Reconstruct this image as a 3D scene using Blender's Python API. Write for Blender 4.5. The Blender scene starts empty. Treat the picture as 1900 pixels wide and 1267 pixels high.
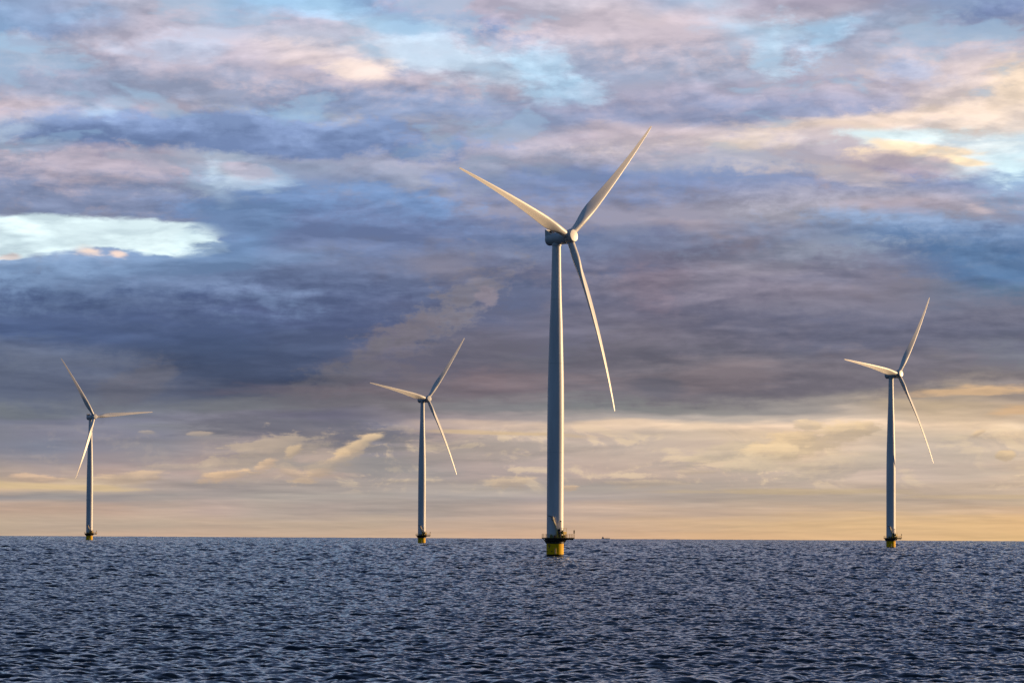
import bpy, bmesh, math, random
import numpy as np
from mathutils import Matrix, Vector
R = math.radians
scene = bpy.context.scene
col = scene.collection

# ------------------------------------------------------------------ camera
CAM_H = 6.85                 # eye height over the water, metres
FOC = 7400.0                 # focal length in photo pixels (1900 wide)
R_EARTH = 7.4328e6           # effective earth radius (with refraction)
cam_d = bpy.data.cameras.new('camera')
cam = bpy.data.objects.new('camera', cam_d)
col.objects.link(cam)
cam_d.sensor_width = 36.0
cam_d.lens = 36.0 * FOC / 1900.0
cam_d.clip_start = 1.0
cam_d.clip_end = 60000.0
cam.matrix_world = (Matrix.Translation((0, 0, CAM_H)) @ Matrix.Rotation(R(90 + 2.750), 4, 'X')
                    @ Matrix.Rotation(R(0.298), 4, 'Z'))
scene.camera = cam
scene.view_settings.view_transform = 'Standard'
scene.view_settings.look = 'None'
scene.view_settings.gamma = 1.0
scene.view_settings.exposure = 0.0
scene.render.film_transparent = False
scene.cycles.max_bounces = 6

# ------------------------------------------------------------------ sun
SUN_AZ = 68.0                # degrees to the right of the view axis (+Y)
SUN_EL = 6.0
sd = bpy.data.lights.new('sun', 'SUN')
sd.energy = 5.0
sd.angle = R(0.5)
sd.color = (1.0, 0.66, 0.34)
sun = bpy.data.objects.new('sun', sd)
col.objects.link(sun)
sdir = Vector((math.sin(R(SUN_AZ)) * math.cos(R(SUN_EL)), math.cos(R(SUN_AZ)) * math.cos(R(SUN_EL)), math.sin(R(SUN_EL))))
sun.rotation_euler = sdir.to_track_quat('Z', 'Y').to_euler()
sun.location = sdir * 500

# ------------------------------------------------------------------ sky (world)
def lin(c):
    c = c / 255.0
    return c / 12.92 if c <= 0.04045 else ((c + 0.055) / 1.055) ** 2.4
def hexc(s):
    return tuple(lin(int(s[i:i + 2], 16)) for i in (0, 2, 4)) + (1.0,)

def mauve(h):
    # the lilac of the cloud undersides is greyer than first noted: pull blue down where red is near it
    r, g, b = [int(h[i:i + 2], 16) for i in (0, 2, 4)]
    k = min(1.0, max(0.0, (r / max(b, 1) - 0.70) / 0.13))
    k *= 1.0 if r < 150 else max(0.25, 1 - (r - 150) / 45.0)
    if b > max(r, g): b = b - k * 0.32 * (b - max(r, g))
    r, g = r * (1 + 0.03 * k), g * (1 + 0.02 * k)
    if r > 165 and r > g and b > g - 6: r = r - 0.22 * (r - g)
    return '%02x%02x%02x' % tuple(int(min(255, v)) for v in (r, g, b))
w = bpy.data.worlds.new('World')
scene.world = w
w.use_nodes = True
nt = w.node_tree
nt.nodes.clear()
N, L = nt.nodes, nt.links
def put(sock, v):
    if isinstance(v, bpy.types.NodeSocket):
        L.new(v, sock)
    else:
        sock.default_value = v
def M(op, a, b=None, c=None, clamp=False):
    n = N.new('ShaderNodeMath'); n.operation = op; n.use_clamp = clamp
    put(n.inputs[0], a)
    if b is not None: put(n.inputs[1], b)
    if c is not None: put(n.inputs[2], c)
    return n.outputs[0]
def mapr(v, a, b, c=0.0, d=1.0, smooth=True):
    n = N.new('ShaderNodeMapRange')
    n.interpolation_type = 'SMOOTHSTEP' if smooth else 'LINEAR'
    n.clamp = True
    put(n.inputs['Value'], v)
    for k, x in (('From Min', a), ('From Max', b), ('To Min', c), ('To Max', d)):
        put(n.inputs[k], x)
    return n.outputs['Result']
def mixc(f, a, b, mode='MIX'):
    n = N.new('ShaderNodeMix'); n.data_type = 'RGBA'; n.blend_type = mode
    n.clamp_factor = True
    put(n.inputs[0], f); put(n.inputs[6], a); put(n.inputs[7], b)
    return n.outputs[2]
def comb(x, y, z=0.0):
    n = N.new('ShaderNodeCombineXYZ')
    put(n.inputs[0], x); put(n.inputs[1], y); put(n.inputs[2], z)
    return n.outputs[0]
def combc(r, g, b):
    n = N.new('ShaderNodeCombineColor')
    put(n.inputs[0], r); put(n.inputs[1], g); put(n.inputs[2], b)
    return n.outputs[0]
def after(v, c):
    # v, made to wait for colour c (a vanishing share of it): keeps the shader's working memory small
    return M('MULTIPLY_ADD', c, 1e-5, v)
def noise(vec, scale, detail=6, rough=0.55, dist=0.0, lac=2.0):
    n = N.new('ShaderNodeTexNoise'); n.noise_dimensions = '2D'
    put(n.inputs['Vector'], vec)
    n.inputs['Scale'].default_value = scale
    n.inputs['Detail'].default_value = detail
    n.inputs['Roughness'].default_value = rough
    n.inputs['Lacunarity'].default_value = lac
    n.inputs['Distortion'].default_value = dist
    return n.outputs[0]
def cen(v, k):                   # (v - 0.5) * k
    return M('MULTIPLY', M('SUBTRACT', v, 0.5), k)

tc = N.new('ShaderNodeTexCoord')
sep = N.new('ShaderNodeSeparateXYZ')
L.new(tc.outputs['Generated'], sep.inputs[0])
dx, dy, dz = sep.outputs
az = M('ARCTAN2', dx, dy)                        # azimuth, radians, to the right of +Y
el = M('ARCSINE', dz)                            # elevation, radians
# working units: 1 unit = 1/7400 rad (about half an arc minute); X = 950 straight ahead
X0 = M('MULTIPLY_ADD', az, 7400.0, 950.0)
# Y grows downward, 989 at the level horizon
Y0 = M('MULTIPLY_ADD', el, -7400.0, 989.0)
# the cloud decks lie a touch askew to the horizon
Y0 = M('SUBTRACT', Y0, M('MULTIPLY', M('SUBTRACT', X0, 950.0), -0.0052))

# cloud streak coordinates: stretched sideways, ever flatter towards the horizon
hgt = M('MAXIMUM', M('SUBTRACT', 1010.0, Y0), 0.0)
sy = M('MULTIPLY', M('LOGARITHM', M('MULTIPLY_ADD', hgt, 1 / 200.0, 1.0), 2.718281828), 7.5)
sx = M('MULTIPLY', X0, 1 / 400.0)
S = comb(sx, sy, 3.7)
S2 = comb(M('ADD', sx, 41.3), M('ADD', sy, 17.9), 9.1)
S3 = comb(M('MULTIPLY', X0, 1 / 120.0), M('MULTIPLY', Y0, 1 / 75.0), 1.3)      # rounder, for puffs
n1 = noise(S, 1.2, 6, 0.48, 0.2)
n2 = noise(S2, 1.2, 6, 0.48, 0.2)
n3 = noise(S, 2.8, 6, 0.52, 0.3)
n4 = noise(S2, 2.6, 5, 0.5, 0.3)
n5 = noise(S3, 1.4, 8, 0.6, 0.2)
n6 = noise(S3, 3.5, 6, 0.62, 0.2)
n7 = noise(S, 11.0, 5, 0.65, 0.3)
# cloud bodies: density pushed towards on/off, and the same density a step towards the light,
# so that tops catch the low sun and undersides stay blue
def body(sc_, seed, ox, oy, lo, hi_, det=6, ro=0.55, st=1.0):
    xa = M('MULTIPLY_ADD', sx, st, seed)
    a = noise(comb(xa, sy), sc_, det, ro, 0.15)
    b = noise(comb(M('ADD', xa, ox), M('ADD', sy, oy)), sc_, det, ro, 0.15)
    a, b = mapr(a, lo, hi_), mapr(b, lo, hi_)
    return a, M('SUBTRACT', a, b)
da, rd1 = body(0.85, 21.0, 0.04, 0.20, 0.40, 0.58)
db, rd2 = body(2.1, 33.0, 0.02, 0.10, 0.38, 0.62)
qx_, qy_ = M('MULTIPLY', X0, 1 / 140.0), M('MULTIPLY', Y0, 1 / 60.0)
rc = noise(comb(M('ADD', qx_, 7.7), qy_), 1.0, 7, 0.6, 0.3)
rd3 = M('SUBTRACT', rc, noise(comb(M('ADD', qx_, 7.7 + 0.10), M('ADD', qy_, -0.16)), 1.0, 7, 0.6, 0.3))
band = mapr(Y0, 820.0, 700.0, 0.28, 1.0)        # calmer near the horizon
wx = M('MULTIPLY', M('ADD', cen(n1, 190.0), cen(n4, 80.0)), band)
wy = M('MULTIPLY', M('ADD', cen(n2, 95.0), cen(n4, 34.0)), band)
X = M('ADD', X0, wx)
Y = M('ADD', Y0, wy)

SKY_ROWS = [
 (0,   "8fa3c6 8ea4c8 a5a8c2 9fa8c6 b9b4c8 96bede 90b8dc 8fa6cc a8a6c0 b9adbf b5b2c6 c2b8c4 8f9cbf a0b6d4 9496b4 aa9fb4 a09cb6 8ea2c8 8ca0c6 7388b0"),
 (50,  "8fb0d6 8494bb a0a2be b0a5b9 a8b4cf 8fa3c8 b0b0c8 b0c4dc 7f92ba 9a9fbe a9a4bb c8b8c0 d0bcc2 c4b6c4 b0c4dc a8c0dc 94a4c6 9aa2c0 9da0ba 98a0bc"),
 (100, "a0c0e0 a6b4d0 b5a8ba b0b0c8 c0b4c4 c9bcc6 d6c4c6 c0c0d0 b8d0e4 b0c8e0 a4c0dc b0aabd b8a8b8 b5a8ba a8c0dc 98a6c8 b0a8bc bab0c0 c2b4be c8b8c0"),
 (150, "9098b8 9a9cba 8f9cc0 9499b8 a49fb9 aaa2b8 a8a2ba 9099b8 98a0c0 a49fb5 a4b4d0 8f9fc4 a8a2ba b4a6b4 a4a4c0 b2a8bc a5a5c0 a8b2d0 bfb0b8 ddc8bc"),
 (200, "c0acb8 b8b0c0 9aa8ca b0a6ba a09fb8 a0b6d2 9aa0bc a2a0ba 9098b8 a0a0b8 9ab0d0 8f9cc0 9a9cba 989ab8 8c98ba 9a9cb8 a8a2b6 b8a8b2 c8b8b8 d4c0b8"),
 (250, "a0b0cc 7f94ba 7188b2 7186b0 7a88ae 8290b4 9a9ab6 9096b6 9498b8 8c92b2 a09cb2 b8a8b8 c2b2bc bfb0ba b8aeb8 d8c4bc dfcac0 d8ccc8 dccbc4 e0d4d0"),
 (300, "8a8fae 948fac a196ae 9a92ac a0aec8 8c98b8 8c98b8 8c94b4 9898b2 8a9ab8 a0a0ba a8a2b8 a8a4ba b0aaba cfc0c0 c4b4ba b8a4ae ac9ca8 d8c8c4 d4dce0"),
 (350, "8288a8 a096ac a89cb0 8f8fae 9aaecc 8296ba 8290b4 8894b6 9296b0 7c8cb0 7288b0 6f80a8 7684aa 7484aa 8c8aa6 9a90a6 a89aaa 8892b2 8292b4 8aaaca"),
 (400, "8088a8 8088a8 8488a8 8088a8 6f8cb4 6482b0 7084ac 7580a4 7a80a4 6c7ca4 6a7aa2 6c7aa2 747ca2 86869f 8888a4 8a8ca8 8c8aa2 a096a6 9690a6 7a90b4"),
 (440, "8898b8 8898b8 8094b8 7890b8 6a8ab6 6a8cb8 6880a8 6b7ba0 6c7aa0 6a7698 5f759c 66789c 6c7498 807e98 8a8498 7c84a4 7890b4 7282a8 667aa2 5f779f"),
 (490, "86a0c4 8c9cbc 7c94bc 6f90ba 6484b0 647ea8 6b7898 70789a 7c7e9c 74789a 5f7096 687498 756f8c 7c748e 86809a 7a7c9c 7c80a0 7480a4 6c84a8 4f75a0"),
 (540, "5c7094 647496 66769c 566890 5a688e 5c6a90 58688c 5c688c 706f8c 6c6e8c 5f6f94 6c7090 7c7088 747290 787494 7c7894 807a94 7c7a94 687a98 4f7498"),
 (600, "536688 506488 4c6088 4f5f86 5c6484 5a6284 505f84 585f80 68687f 6a6a84 6a7090 70708c 706c88 646884 686a88 6c7090 6a7090 6e7090 707490 6e7490"),
 (660, "5c6a88 4f6084 4c5e82 465a80 40547a 4c5a7c 5c6280 66667f 646480 66667e 66687f 746c82 6c6a84 64647e 66667e 6c6e88 6c6e88 706f88 78788c 74788e"),
 (710, "5f6c86 5c6884 666a84 5c6480 505870 54586e 58586e 706878 6c687c 7c6c78 80727c 74707f 66667a 74707c 706c7c 746f7c 7c7884 807c88 a09288 8c8488"),
 (760, "707888 6c7488 70768a 6c7286 707484 6c7082 68687a 706c7c 7c7880 7c7c88 84848c 7c8088 848488 8a8888 949090 989290 a09690 c0a888 c4ac8c bca48c"),
 (776, "787e88 787c88 808490 7e828c 84848c 74747e 6a6a78 787880 98908e a49a94 a8a098 b0a89c b0aa9e b4ac9e bab09e bcb09e c0b4a0 c8b494 ccb898 ceb898"),
 (790, "7c8088 7e8088 868992 82868a 8c8c8e 7a7a82 6e6e7a 80808a b8a89a ccb8a2 d0bca4 e6ceac e8d0ae ecd4b0 f0d6b2 f3d9b6 f3dab6 f0d6b0 eed4ac f6deb6"),
 (808, "7e8289 80828c 888992 868890 96928e 90888a 908688 86868c ae9e94 c0b09e c4b4a0 ccbaa4 ccbca4 d2c0a4 dcc6a4 e4caa6 ddc8a6 d4c2a4 d6c2a2 e0c8a0"),
 (830, "82868e 828892 8a8a90 8e8e90 9e9692 aa9e94 b2a494 8e8c8e a69a90 b6a89a bcae9e c4b4a0 c8b8a2 ccbaa2 d6c2a2 dcc4a0 d6c2a6 ccbca8 d0bea4 d8c4a6"),
 (880, "aa9c8c aa9c90 b09e90 aa9c92 b09e90 b4a494 b8a694 9c9690 aaa298 b4a69a b6a89c beac9a c0ae9a c2b09a c4b29c c8b69e ccbaa4 ccb9a6 ccb9a2 d0bc9e"),
 (903, "d0b894 ccb692 c4b294 b0a496 a8a096 a8a094 a8a094 a8a094 a8a094 aaa294 aaa294 aaa294 aea494 b2a694 b8aa96 beae98 c4b29a c4b29a c4b298 c8b498"),
 (922, "98948e 9a968e 9c968e a09a90 a49c92 a49e92 a49e92 a49e92 a49e94 a49e94 a89f96 aca296 b0a596 b4a896 baac96 beae96 c0b096 c2b096 c2b096 c4b294"),
 (945, "c4ac92 c4ac92 c4ac94 c0ac96 b8a696 b0a494 aea294 aca294 b0a494 b8a896 c0ac98 c2ad96 c4ae94 c4ae94 c6af92 c8b090 c6af90 c4ae90 c8af8e ccb08c"),
 (972, "baa692 baa694 baa694 baa694 bca694 bca794 bca794 bda894 c0a896 c4aa96 c8ac96 cbad94 cdae92 d0b090 d4b38e d8b58c dcb88c ddb88b deb889 e0b888"),
 (1000,"c0a892 c2a892 c4a892 c5a994 c6aa94 c8ac94 c8ac94 caad94 cdae94 d0ae94 d4b094 d6b192 d9b28f dcb48c ddb58c deb78c e0b88c e1b98b e2ba89 e4bc88"),
]
UX = M('DIVIDE', X, 1900.0)
UX = M('PINGPONG', UX, 1.0)
acc = None
prev = None
for k_, (yr, s) in enumerate(SKY_ROWS):
    if k_ % 5 == 4: UX, Y = after(UX, acc), after(Y, acc)
    rp = N.new('ShaderNodeValToRGB')
    rp.color_ramp.interpolation = 'B_SPLINE' if yr < 780 else 'EASE'
    cs = [mauve(c_) if yr < 770 else c_ for c_ in s.split()]
    e = rp.color_ramp.elements
    e[0].position = 0.0; e[0].color = hexc(cs[0])
    e[1].position = 1.0; e[1].color = hexc(cs[-1])
    for i in range(1, len(cs) - 1):
        q = e.new(i / (len(cs) - 1)); q.color = hexc(cs[i])
    gk = 0.15 if 450 < yr < 770 else 0.05 if yr < 450 else 0.0
    for q in e:
        c = q.color; g_ = 0.3 * c[0] + 0.55 * c[1] + 0.15 * c[2]
        lk = (1.02, 0.98, 1.07) if 770 < yr < 965 else (1.0, 1.0, 1.0)
        q.color = tuple((c[k] * (1 - gk) + g_ * (1.04, 1.0, 1.0)[k] * gk) * lk[k] for k in range(3)) + (1.0,)
    L.new(UX, rp.inputs[0])
    if acc is None:
        acc = rp.outputs[0]
    else:
        acc = mixc(mapr(Y, float(prev), float(yr)), acc, rp.outputs[0])
    prev = yr

# streaks of light and dark in the cloud decks, tops lit warm from the right, undersides blue
amp = mapr(Y0, 900.0, 300.0, 0.25, 1.0)
def shade(c):
    l = M('MULTIPLY', M('ADD', M('MULTIPLY', rd1, 0.40), M('MULTIPLY', rd2, 0.24)), amp)
    l = M('ADD', l, M('MULTIPLY', cen(n3, 0.16), amp))
    l = M('MINIMUM', M('MAXIMUM', l, -0.20), 0.30)
    gn = mapr(Y0, 560.0, 400.0, 1.0, 1.12)
    gr = mapr(Y0, 560.0, 400.0, 1.0, 1.11)
    c = mixc(1.0, c, combc(M('MULTIPLY_ADD', l, 1.05, gr), M('MULTIPLY_ADD', l, 0.98, gn), M('MULTIPLY_ADD', l, 0.85, gn)), 'MULTIPLY')
    # thin places in the upper deck let the blue through
    thin = M('MULTIPLY', M('MULTIPLY', mapr(da, 0.35, 0.0), mapr(db, 0.8, 0.1)), mapr(Y0, 380.0, 160.0))
    return mixc(M('MULTIPLY', thin, 0.40), c, hexc('a8cdea'))
# single clouds and gaps: (x, y, half width, half height, tilt deg, softness, raggedness, opacity, colour)
edge_s = M('ADD', cen(n3, 3.6), M('ADD', cen(n2, 2.0), cen(n7, 1.6)))            # streaky edge
edge_m = M('ADD', cen(n3, 2.4), M('ADD', cen(n5, 2.2), M('ADD', cen(n6, 1.9), cen(n7, 1.2))))
edge_p = M('ADD', cen(n5, 3.2), M('ADD', cen(n6, 2.6), cen(n7, 1.0)))            # puffy edge
P_HI = (M('MULTIPLY_ADD', wx, 0.4, X0), M('MULTIPLY_ADD', wy, 0.4, Y0))
P_LO = (M('MULTIPLY_ADD', wx, 0.25, X0), M('MULTIPLY_ADD', wy, 0.25, Y0))
def blob(c, x, y, rx, ry, tilt, soft, rag, op, colr, puffy=False, P=None):
    ct, st = math.cos(R(tilt)), math.sin(R(tilt))
    ax, bx = ct / rx, st / rx
    ay, by = -st / ry, ct / ry
    qx = M('MULTIPLY_ADD', P[0], ax, M('MULTIPLY_ADD', P[1], bx, -(ax * x + bx * y)))
    qy = M('MULTIPLY_ADD', P[0], ay, M('MULTIPLY_ADD', P[1], by, -(ay * x + by * y)))
    r = M('SQRT', M('MULTIPLY_ADD', qx, qx, M('MULTIPLY', qy, qy)))
    r = M('MULTIPLY_ADD', edge_p if puffy else edge_s, rag, r)
    if y < 345 and colr[:2] < 'd0' and colr[4:] > 'd8':      # the clear sky itself
        op *= 0.82
        colr = colr[:2] + '%02x' % (int(colr[2:4], 16) - 7) + colr[4:]
    q = hexc(mauve(colr) if y < 770 and op < 0.95 else colr)
    g_ = 0.3 * q[0] + 0.55 * q[1] + 0.15 * q[2]
    gk = 0.15 if (350 < y < 760 and g_ < 0.35) else 0.0
    q = tuple(q[k] * (1 - gk) + g_ * (1.08, 1.0, 1.0)[k] * gk for k in range(3)) + (1.0,)
    return mixc(mapr(r, 1.0 + soft, 1.0 - soft, 0.0, op), c, q)
# cloud bodies of the decks: (x, y, half width, half height, tilt, softness, raggedness, opacity, lit top, blue underside)
CLOUDS = [
 (60, 120, 170, 38, 0, .5, .45, .8, 'aeb0c8', '8c98bc'), (560, 62, 120, 30, 4, .5, .45, .8, 'beb8ca', '9ca4c2'),
 (330, 140, 400, 58, 2, .4, .40, .8, 'beb4c4', '8f9abb'), (1470, 24, 170, 26, -2, .5, .4, .8, 'a49cb4', 'b4a8b8'),
 (880, 44, 170, 36, 9, .5, .45, .85, 'b8aec2', '7f96c0'), (1870, 22, 130, 42, -10, .5, .4, .85, '94a8cc', '7c8cb4'),
 (1720, 120, 300, 66, -7, .4, .40, .85, 'a2a8c6', 'c8b8be'), (1140, 110, 330, 70, 3, .4, .40, .85, 'cbbcc6', '94a0c0'),
 (1330, 200, 400, 44, -2, .4, .40, .85, 'aca6be', '8792b6'), (1850, 190, 170, 60, -6, .5, .4, .8, 'd8c4c0', 'e4d0c2'),
 (740, 182, 270, 42, 1, .35, .40, .9, 'bcb0be', '8696ba'), (900, 296, 360, 40, 0, .45, .4, .75, 'b2aabe', '8c94b4'),
 (1400, 275, 330, 34, -1, .5, .4, .8, 'd4c2c2', 'b8b0be'), (430, 252, 430, 38, 2, .28, .35, 1., '869ac2', '6f82aa'),
 (440, 322, 60, 15, 2, .4, .5, .8, 'b8aebe', '98a0b8'), (150, 345, 250, 60, 3, .22, .40, .95, 'aca2b4', '7a86a8'),
 (1700, 305, 125, 25, 6, .3, .35, .95, 'fde2c2', 'a89aac'), (1310, 372, 560, 58, 0, .28, .30, .9, '7a8ab2', '83829f'),
 (600, 405, 290, 62, 2, .30, .35, .9, '7490bc', '6b7aa0'), (1600, 395, 260, 48, 3, .5, .4, .8, 'a8a4b6', '86889f'),
 (1790, 462, 250, 58, 8, .4, .4, .85, '829abe', '53739d'), (1500, 490, 220, 42, -2, .5, .45, .7, '98a2bc', '787a98'),
 (180, 560, 380, 82, 2, .28, .28, .85, '86a2c8', '50628a'), (600, 570, 420, 100, 0, .5, .35, .7, '6f7ea2', '525f84'),
 (1180, 470, 300, 40, -4, .5, .45, .7, '7c86a6', '6c6c8a'), (1330, 560, 320, 50, 3, .5, .4, .7, '8a86a0', '6c6c88'),
 (1690, 610, 330, 60, -2, .5, .4, .7, '7c7c98', '686a86'), (1100, 640, 340, 50, 2, .5, .4, .6, '767288', '646478'),
 (1450, 700, 420, 38, -2, .5, .4, .7, '7e7886', '6a6678'), (150, 700, 260, 50, 0, .5, .4, .6, '6e7690', '5e6680'),
]
def cloud(c, x, y, rx, ry, tilt, soft, rag, op, top, bot, P):
    ct, st = math.cos(R(tilt)), math.sin(R(tilt))
    ax, bx = ct / rx, st / rx
    ay, by = -st / ry, ct / ry
    qx = M('MULTIPLY_ADD', P[0], ax, M('MULTIPLY_ADD', P[1], bx, -(ax * x + bx * y)))
    qy = M('MULTIPLY_ADD', P[0], ay, M('MULTIPLY_ADD', P[1], by, -(ay * x + by * y)))
    r = M('SQRT', M('MULTIPLY_ADD', qx, qx, M('MULTIPLY', qy, qy)))
    r = M('MULTIPLY_ADD', edge_m, rag, r)
    t = mapr(M('MULTIPLY_ADD', edge_m, 0.55, qy), -0.85, 0.55)
    if y < 770: top, bot = mauve(top), mauve(bot)
    return mixc(mapr(r, 1.0 + soft, 1.0 - soft, 0.0, op), c, mixc(t, hexc(top), hexc(bot)))
for k_, b in enumerate(CLOUDS):
    if k_ % 5 == 0: P_ = (after(P_HI[0], acc), after(P_HI[1], acc))
    acc = cloud(acc, *b, P=P_)
def hazed(c):
    # broken cumulus far off under the bank, and flat stratus lines over the horizon
    m1 = M('MULTIPLY', mapr(Y0, 775.0, 815.0), mapr(Y0, 925.0, 885.0))
    side = mapr(X0, 350.0, 800.0, 0.15, 1.0)
    lit = M('MULTIPLY', M('MULTIPLY', mapr(rc, 0.44, 0.62), mapr(rd3, -0.01, 0.09)), M('MULTIPLY', m1, M('MULTIPLY', side, 0.50)))
    c = mixc(lit, c, hexc('ecd2ae'))
    drk = M('MULTIPLY', M('MULTIPLY', mapr(rc, 0.40, 0.60), mapr(rd3, 0.02, -0.06)), M('MULTIPLY', m1, M('MULTIPLY', side, 0.35)))
    c = mixc(drk, c, hexc('a89e98'))
    m2 = M('MULTIPLY', mapr(Y0, 850.0, 900.0), mapr(Y0, 990.0, 940.0))
    fl = noise(comb(M('MULTIPLY', X0, 1 / 620.0), M('MULTIPLY', Y0, 1 / 26.0)), 1.0, 5, 0.55, 0.1)
    l = M('MULTIPLY', cen(fl, 0.75), m2)
    return mixc(1.0, c, combc(M('MULTIPLY_ADD', l, 1.0, 1.0), M('MULTIPLY_ADD', l, 0.95, 1.0), M('MULTIPLY_ADD', l, 0.8, 1.0)), 'MULTIPLY')
acc = hazed(acc)
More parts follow.
